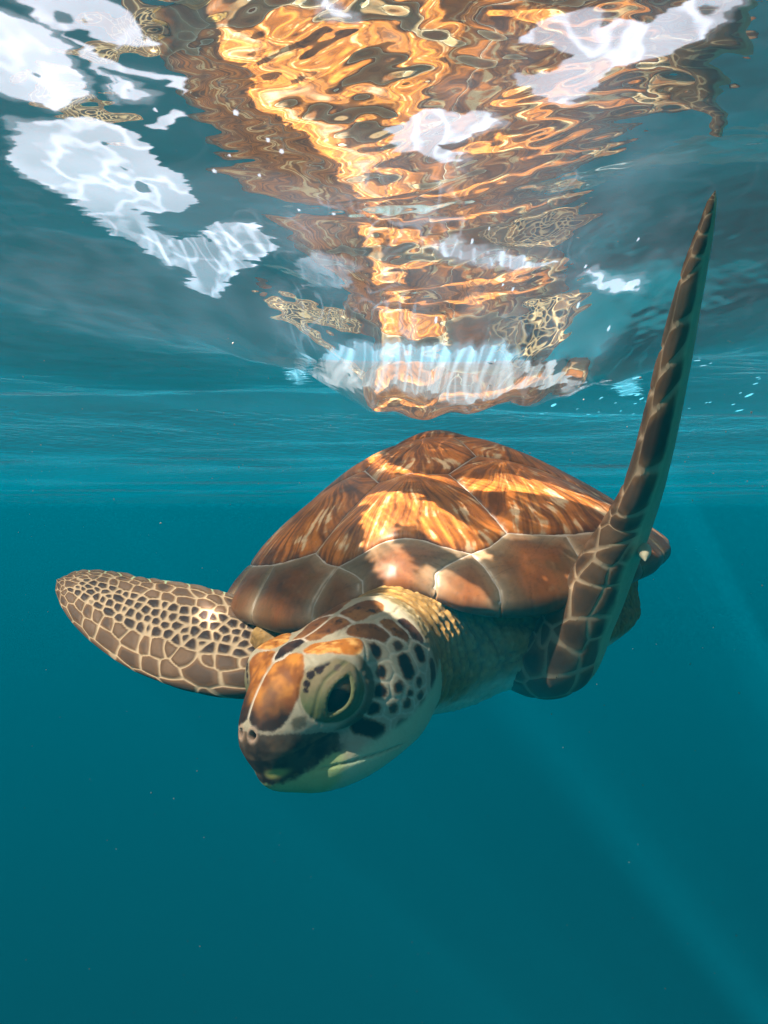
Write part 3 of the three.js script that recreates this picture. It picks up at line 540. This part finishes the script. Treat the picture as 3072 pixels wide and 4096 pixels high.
function bodySkin(x, y, z, nx, ny, nzv) {
  const hz = hm[2] * x + hm[6] * y + hm[10] * z + hm[14];
  // folds run round the neck, parallel to the shell's front edge
  const s = Math.hypot(x * 0.8, (z - 0.10) * 1.0, (y + 0.02) * 0.9) + 0.006 * nz(x * 22, y * 22, z * 22) + 0.0022 * nz(x * 75, y * 75, z * 75);
  const ph = s / 0.0125, fr = ph - Math.floor(ph), fold = Math.pow(Math.abs(fr * 2 - 1), 2.2);        // 1 in the valley
  const neck = sstep(0.06, 0.12, z) * sstep(-0.105, -0.07, y);
  const cell = Math.abs(nz(x * 150, y * 150, z * 150)) ;
  const pale = clamp(sstep(-0.45, -0.85, ny + 0.35 * fbm(x * 30, y * 30, z * 30, 3)) * 1.0);
  let c = mix3([0.30, 0.165, 0.046], [0.09, 0.047, 0.016], fold * 0.55 * neck);
  c = mix3(c, [0.38, 0.225, 0.08], 0.55 * sstep(0.1, 0.5, fbm(x * 55, y * 55, z * 55, 4)) * (1 - fold));
  c = mix3(c, [0.05, 0.032, 0.016], 0.6 * sstep(0.25, 0.0, cell) * 0.5);
  c = mix3(c, [0.50, 0.56, 0.44], pale);
  const cr = (f, q) => { const a = Math.abs(nz(x * f + q, y * f * 1.6, z * f)), b = Math.abs(nz(x * f * 1.5, y * f + q, z * f * 1.5 + 4)); return Math.max(sstep(0.10, 0.0, a), sstep(0.09, 0.0, b)); };
  const crease = cr(34, 2.2) * 0.8 + cr(75, 7.7) * 0.6;
  c = mix3(c, [0.05, 0.028, 0.012], clamp(crease * 0.42) * (1 - pale * 0.6));
  const fleck = sstep(0.3, 0.5, nz(x * 170, y * 170, z * 170)); c = mix3(c, [0.42, 0.29, 0.13], 0.5 * fleck * (1 - pale));
  const off = -0.0011 * crease + 0.0006 * fleck + neck * (-0.0026 * fold + 0.0010) * (1 - 0.7 * pale) + 0.0007 * nz(x * 210, y * 210, z * 210) + 0.0012 * nz(x * 80, y * 80, z * 80);
  return [c[0], c[1], c[2], off];
}
// neck, chest, trunk
{
  const q3 = V();
  const m = nets(field, [-0.24, -0.14, -0.02], [0.25, 0.06, 0.36], 0.0021, (x, y, z) => hm[2] * x + hm[6] * y + hm[10] * z + hm[14] < -0.087 || Math.hypot(hm[0] * x + hm[4] * y + hm[8] * z + hm[12], hm[1] * x + hm[5] * y + hm[9] * z + hm[13]) > 0.071);
  const col = [];
  for (let q = 0; q < m.pos.length; q += 3) {
    const x = m.pos[q], y = m.pos[q + 1], z = m.pos[q + 2], c = bodySkin(x, y, z, m.nor[q], m.nor[q + 1], m.nor[q + 2]);
    col.push(c[0], c[1], c[2]);
    const qx = hm[0] * x + hm[4] * y + hm[8] * z + hm[12], qy = hm[1] * x + hm[5] * y + hm[9] * z + hm[13], qz = hm[2] * x + hm[6] * y + hm[10] * z + hm[14], o = c[3] * sstep(0.088, 0.112, Math.hypot(qx, qy, qz + 0.01)); m.pos[q] += m.nor[q] * o; m.pos[q + 1] += m.nor[q + 1] * o; m.pos[q + 2] += m.nor[q + 2] * o;
  }
  skin.push(geo(m.pos, m.idx, col));
  const r = nets(field, [-0.26, -0.14, -0.36], [0.26, 0.06, -0.012], 0.008), rc = [];
  for (let q = 0; q < r.pos.length; q += 3) rc.push(...bodySkin(r.pos[q], r.pos[q + 1], r.pos[q + 2], r.nor[q], r.nor[q + 1], r.nor[q + 2]).slice(0, 3));
  skin.push(geo(r.pos, r.idx, rc));
}
// ---- flippers: a swept blade; w runs 0 .. 1 over the upper side from leading to trailing edge, -1 .. 0 over the lower side
function flipper(pts, opt) {
  // pts: [world x, y, z, chord, lead share, thickness, lead direction x, y, z]
  const ns = 560, nw = 240;
  const P = new THREE.CatmullRomCurve3(pts.map((p) => jC(p[0], p[1], p[2])), false, 'centripetal');
  const inv = turtle.matrixWorld.clone().invert();
  const dirs = pts.map((p) => V(p[6], p[7], p[8]).transformDirection(inv));
  const C = (k, t) => { const n = pts.length - 1, f = clamp(t) * n, i = Math.min(n - 1, Math.floor(f)), u = f - i, g = (q) => pts[clamp(q, 0, n)][k]; const a = g(i - 1), b = g(i), c = g(i + 1), d = g(i + 2); return 0.5 * (2 * b + (c - a) * u + (2 * a - 5 * b + 4 * c - d) * u * u + (3 * b - a - 3 * c + d) * u * u * u); };
  const len = P.getLength();
  const seeds = [];
  const R = (a, b) => a + (b - a) * rnd();
  const row = (w, dw, ds, s0, s1, kind, aw = 1) => { for (let s = s0; s < s1; s += ds * R(0.68, 1.38)) seeds.push({ s: s + R(-0.22, 0.22) * ds, w: w + R(-0.26, 0.26) * dw, rs: ds * R(0.9, 1.15), rw: dw, kind, tone: rnd(), wt: R(-0.12, 0.14) }); };
  const L = len;
  row(-0.01, 0.22, opt.lead || 0.026, 0.0, L, 0); if (opt.root) { row(-0.22, 0.16, 0.02, 0.0, L * 0.4, 1); row(-0.36, 0.12, 0.02, 0.0, L * 0.3, 1); }
  row(0.21, 0.13, 0.023, 0.01, L * 0.93, 1);
  row(0.345, 0.085, 0.0165, 0.0, L * 0.9, 1);
  row(0.44, 0.06, 0.0120, 0.0, L * 0.8, 2); row(0.51, 0.055, 0.0105, 0.0, L * 0.78, 2); row(0.575, 0.055, 0.0105, 0.0, L * 0.78, 2); row(0.64, 0.055, 0.0115, 0.0, L * 0.8, 2);
  row(0.72, 0.07, 0.0165, 0.0, L * 0.86, 3); row(0.81, 0.08, 0.019, 0.0, L * 0.9, 3); row(0.93, 0.12, 0.021, 0.0, L * 0.97, 4);
  row(0.5, 0.09, 0.022, L * 0.8, L * 0.98, 3); row(0.62, 0.08, 0.022, L * 0.8, L * 0.97, 3);
  const pos = [], col = [], idx = [], T = V(), c0 = V(), nrm = V(), lead = V();
  for (let i = 0; i <= ns; i++) {
    const t = i / ns, s = t * len;
    P.getPoint(t, c0); P.getTangent(t, T);
    const f = t * (pts.length - 1), k = Math.min(pts.length - 2, Math.floor(f));
    lead.copy(dirs[k]).lerp(dirs[k + 1], sstep(0, 1, f - k)); lead.addScaledVector(T, -lead.dot(T)).normalize();
    nrm.crossVectors(lead, T).multiplyScalar(opt.side).normalize();              // towards the upper side
    const chord = Math.max(0.0004, C(3, t)), sh = C(4, t), th = Math.max(0.0003, C(5, t));
    for (let j = 0; j < nw; j++) {
      const a = (j / nw) * 2 * Math.PI, w = a <= Math.PI ? a / Math.PI : -(2 * Math.PI - a) / Math.PI;   // 0 lead, 1 trail
      const cx = Math.cos(a), up = a <= Math.PI ? 1 : -1, u = (1 - cx) / 2;                               // u 0 lead .. 1 trail
      // blunt leading edge, thin trailing edge
      const prof = lerp(opt.root ? Math.sin(a <= Math.PI ? a : 2 * Math.PI - a) : 0, Math.pow(Math.sin(Math.PI * Math.pow(u, 0.62)), 0.8) * (1 - 0.35 * u), opt.root ? sstep(0.05, 0.5, t) : 1);
      let off = 0, c;
      const wa = up > 0 ? 2 * u * 0.5 + (w - u) * 0.3 : w;
      let d1 = 9, d2 = 9, b1 = null;
      const ww = up > 0 ? w : w;
      for (const q of seeds) {
        const ds = (s - q.s + (ww - q.w) * chord * opt.slant) / q.rs; if (ds > 2.2 || ds < -2.2) continue;
        const d = Math.hypot(ds, (ww - q.w) / q.rw) - q.wt; if (d < d1) { d2 = d1; d1 = d; b1 = q; } else if (d < d2) d2 = d;
      }
      const x = c0.x, n1 = fbm(s * 60, w * 7, opt.seed, 3), n2 = nz(s * 420, w * 50, opt.seed);
      const low = lerp(opt.root || -0.2, -0.2, sstep(0, 0.4, t));
      if (b1 && w > low - 0.06) {
        const e = (d2 - d1) * (b1.kind === 2 ? 1 : 1.25) + 0.10 * n1, wd = [0.22, 0.20, 0.36, 0.24, 0.2][b1.kind], m = sstep(wd * 0.35, wd * 1.1, e), inner = sstep(wd, wd + 0.55, e);
        const seam = opt.root && b1.kind < 2 ? [0.36, 0.25, 0.155] : [0.40, 0.285, 0.175];
        const body = b1.kind === 2 ? [0.050, 0.026, 0.018] : mix3([0.17, 0.088, 0.042], [0.105, 0.054, 0.026], b1.tone);
        const core = b1.kind === 2 ? [0.022, 0.011, 0.010] : b1.kind === 3 ? mix3([0.05, 0.028, 0.018], [0.15, 0.085, 0.05], b1.tone) : b1.kind === 4 ? [0.13, 0.085, 0.055] : mix3([0.060, 0.032, 0.019], [0.15, 0.085, 0.047], b1.tone);
        c = mix3(seam, mix3(body, core, inner), m);
        off = -0.0016 * (1 - sstep(0, wd * 1.3, e)) + 0.0007 * inner;
        if (w < -0.02) { const f = sstep(low + 0.04, low - 0.04, w + 0.05 * n1); c = mix3(c, [0.34, 0.42, 0.25], f); off *= 1 - f; }
      } else c = w > 0 ? [0.15, 0.09, 0.05] : [0.34, 0.42, 0.25];
      if (w < low - 0.04) { const g = 0.9 + 0.15 * n1; c = [0.34 * g, 0.42 * g, 0.25 * g]; off = 0.0003 * n2; }
      const scal = b1 && b1.kind === 4 ? 0.0035 * sstep(0.8, 1, u) * (d1 - 0.5) : 0;                       // scalloped trailing edge
      const cxn = (sh - u) * chord + scal, h = up * prof * th * 0.5;
      const shade = 1 + 0.1 * n2;
      pos.push(c0.x + lead.x * cxn + nrm.x * (h + up * off * Math.min(1, chord / 0.08)), c0.y + lead.y * cxn + nrm.y * (h + up * off * Math.min(1, chord / 0.08)), c0.z + lead.z * cxn + nrm.z * (h + up * off * Math.min(1, chord / 0.08)));
      col.push(c[0] * shade, c[1] * shade, c[2] * shade);
    }
  }
  for (let i = 0; i < ns; i++) for (let j = 0; j < nw; j++) { const j2 = (j + 1) % nw, a = i * nw + j, b = i * nw + j2, c = (i + 1) * nw + j2, d = (i + 1) * nw + j; if (opt.side > 0) idx.push(a, b, d, b, c, d); else idx.push(a, d, b, b, d, c); }
  return geo(pos, idx, col);
}
const px = (X, Y, Z) => [((X - 829.5) / 1522) * Z, ((1106 - Y) / 1522) * Z, -Z];
{
  const lead = [0.05, -0.78, 0.62], up = [-0.46, 0.03, 0.89], r0 = [-0.25, -0.72, 0.65], r1 = [-0.42, -0.62, 0.66], r2 = [-0.5, -0.25, 0.83];
  skin.push(flipper([
    [...px(640, 1395, 0.70), 0.085, 0.5, 0.050, ...lead], [...px(545, 1405, 0.69), 0.098, 0.5, 0.040, ...lead], [...px(470, 1388, 0.70), 0.106, 0.5, 0.032, ...lead], [...px(400, 1368, 0.72), 0.106, 0.5, 0.026, ...lead],
    [...px(330, 1346, 0.745), 0.102, 0.5, 0.021, ...lead], [...px(262, 1320, 0.77), 0.088, 0.5, 0.016, ...lead], [...px(205, 1290, 0.79), 0.072, 0.5, 0.012, ...lead], [...px(160, 1268, 0.805), 0.048, 0.5, 0.009, ...lead], [...px(135, 1258, 0.815), 0.024, 0.5, 0.006, ...lead], [...px(124, 1252, 0.82), 0.002, 0.5, 0.002, ...lead],
  ], { side: -1, slant: -0.35, seed: 3.3 }));
  skin.push(flipper([
    [...px(1060, 1345, 0.74), 0.075, 0.5, 0.072, ...r0], [...px(1140, 1402, 0.695), 0.086, 0.5, 0.078, ...r0], [...px(1208, 1400, 0.655), 0.092, 0.5, 0.074, ...r1], [...px(1268, 1312, 0.63), 0.100, 0.5, 0.062, ...r2], [...px(1330, 1200, 0.61), 0.112, 0.5, 0.050, ...up], [...px(1384, 1090, 0.585), 0.105, 0.5, 0.038, ...up],
    [...px(1415, 1000, 0.555), 0.098, 0.5, 0.030, ...up], [...px(1460, 800, 0.515), 0.086, 0.5, 0.025, ...up], [...px(1503, 600, 0.480), 0.066, 0.5, 0.017, ...up], [...px(1527, 500, 0.465), 0.045, 0.5, 0.011, ...up], [...px(1540, 435, 0.455), 0.02, 0.5, 0.006, ...up], [...px(1545, 412, 0.452), 0.002, 0.5, 0.001, ...up],
  ], { side: 1, slant: 0.3, seed: 8.1, lead: 0.021, root: -0.42 }));
}
for (const s of [1, -1]) {                                                      // hind flippers, trailing
  const w = (x, y, z) => turtle.localToWorld(V(x * s, y, z)).toArray(), ld = V(0.85 * s, -0.15, -0.5).transformDirection(turtle.matrixWorld).toArray();
  skin.push(flipper([[...w(0.11, -0.055, -0.20), 0.06, 0.5, 0.05, ...ld], [...w(0.15, -0.06, -0.255), 0.075, 0.5, 0.036, ...ld], [...w(0.185, -0.068, -0.305), 0.095, 0.5, 0.024, ...ld], [...w(0.215, -0.078, -0.36), 0.1, 0.5, 0.014, ...ld], [...w(0.232, -0.085, -0.405), 0.06, 0.5, 0.008, ...ld], [...w(0.238, -0.088, -0.425), 0.002, 0.5, 0.002, ...ld]], { side: s, slant: 0, seed: 5.5 }));
}
part('body', mergeGeometries(skin), skinMat, turtle, 'scaly olive skin of head, neck, chest and flippers');
for (const [tip, base, r, label] of [[px(1394, 1212, 0.545), px(1391, 1186, 0.565), 0.0055, 'blunt pale claw on the front edge of the raised flipper']]) {
  const a = jC(...base), b = jC(...tip), d = b.clone().sub(a), len = d.length(), pts = [];
  for (let i = 0; i <= 14; i++) { const t = i / 14; pts.push(new THREE.Vector2(r * Math.pow(1 - t, 0.6) * (1 + 0.15 * Math.sin(t * 5)) + 0.00001, t * len)); }
  const g = new THREE.LatheGeometry(pts, 24); g.deleteAttribute('uv');
  g.applyQuaternion(new THREE.Quaternion().setFromUnitVectors(V(0, 1, 0), d.normalize())); g.translate(a.x, a.y, a.z);
  part('claw', g, new THREE.MeshPhysicalMaterial({ color: new THREE.Color().setRGB(0.42, 0.38, 0.26), roughness: 0.4, specularIntensity: 0.3, name: 'claw_horn' }), turtle, label);
}
for (const s of [1, -1]) {                                                      // eyeballs under the lids
  const g = new THREE.SphereGeometry(EYR, 64, 48), p = g.attributes.position, col = [];
  const look = V(0.76, -0.14, 0.62).normalize();
  for (let i = 0; i < p.count; i++) {
    const v = V().fromBufferAttribute(p, i).normalize(), a = Math.acos(clamp(v.dot(look), -1, 1)), n = fbm(v.x * 9, v.y * 9, v.z * 9, 3);
    const c = a < 0.42 ? [0.004, 0.004, 0.005] : mix3([0.004, 0.004, 0.005], mix3([0.075, 0.054, 0.022], [0.034, 0.026, 0.011], clamp(0.5 + n)), sstep(0.42, 0.50, a));
    col.push(...c);
  }
  g.setAttribute('color', new THREE.BufferAttribute(Float32Array.from(col), 3));
  g.scale(s, 1, 1); if (s < 0) { const ix = g.index.array; for (let i = 0; i < ix.length; i += 3) { const t = ix[i]; ix[i] = ix[i + 1]; ix[i + 1] = t; } g.computeVertexNormals(); }
  g.translate(s * EYE.x, EYE.y, EYE.z); g.applyMatrix4(HEAD);
  part(s > 0 ? 'eye' : 'eye_001', g, new THREE.MeshPhysicalMaterial({ vertexColors: true, roughness: 0.08, specularIntensity: 0.35, name: 'eye_wet' }), turtle, s > 0 ? 'dark eye of the near side under a pale lid' : undefined);
}
// fine matter adrift in the water
{
  const g = new THREE.IcosahedronGeometry(1, 1), n = 900, m = new THREE.InstancedMesh(g, new THREE.MeshStandardMaterial({ color: new THREE.Color().setRGB(0.34, 0.34, 0.31), roughness: 0.9, name: 'drifting_matter' }), n);
  const q = new THREE.Object3D();
  for (let i = 0; i < n; i++) {
    const Z = 0.35 + 2.4 * Math.pow(rnd(), 0.7), x = (rnd() - 0.5) * 1.3 * Z, y = Math.min(0.11, (rnd() * 1.5 - 0.78) * Z), s = (0.00022 + 0.0009 * Math.pow(rnd(), 4)) * Math.sqrt(Z);
    q.position.set(x, y, -Z); q.scale.set(s * (0.6 + rnd()), s * (0.6 + rnd()), s); q.rotation.set(rnd() * 3, rnd() * 3, 0); q.updateMatrix(); m.setMatrixAt(i, q.matrix);
  }
  m.name = 'drifting_particles'; scene.add(m);
  tag(m, 'tiny pale specks of plankton and sand adrift in the water', 'particles', { kind: 'stuff' });
}
renderer.render(scene, camera);
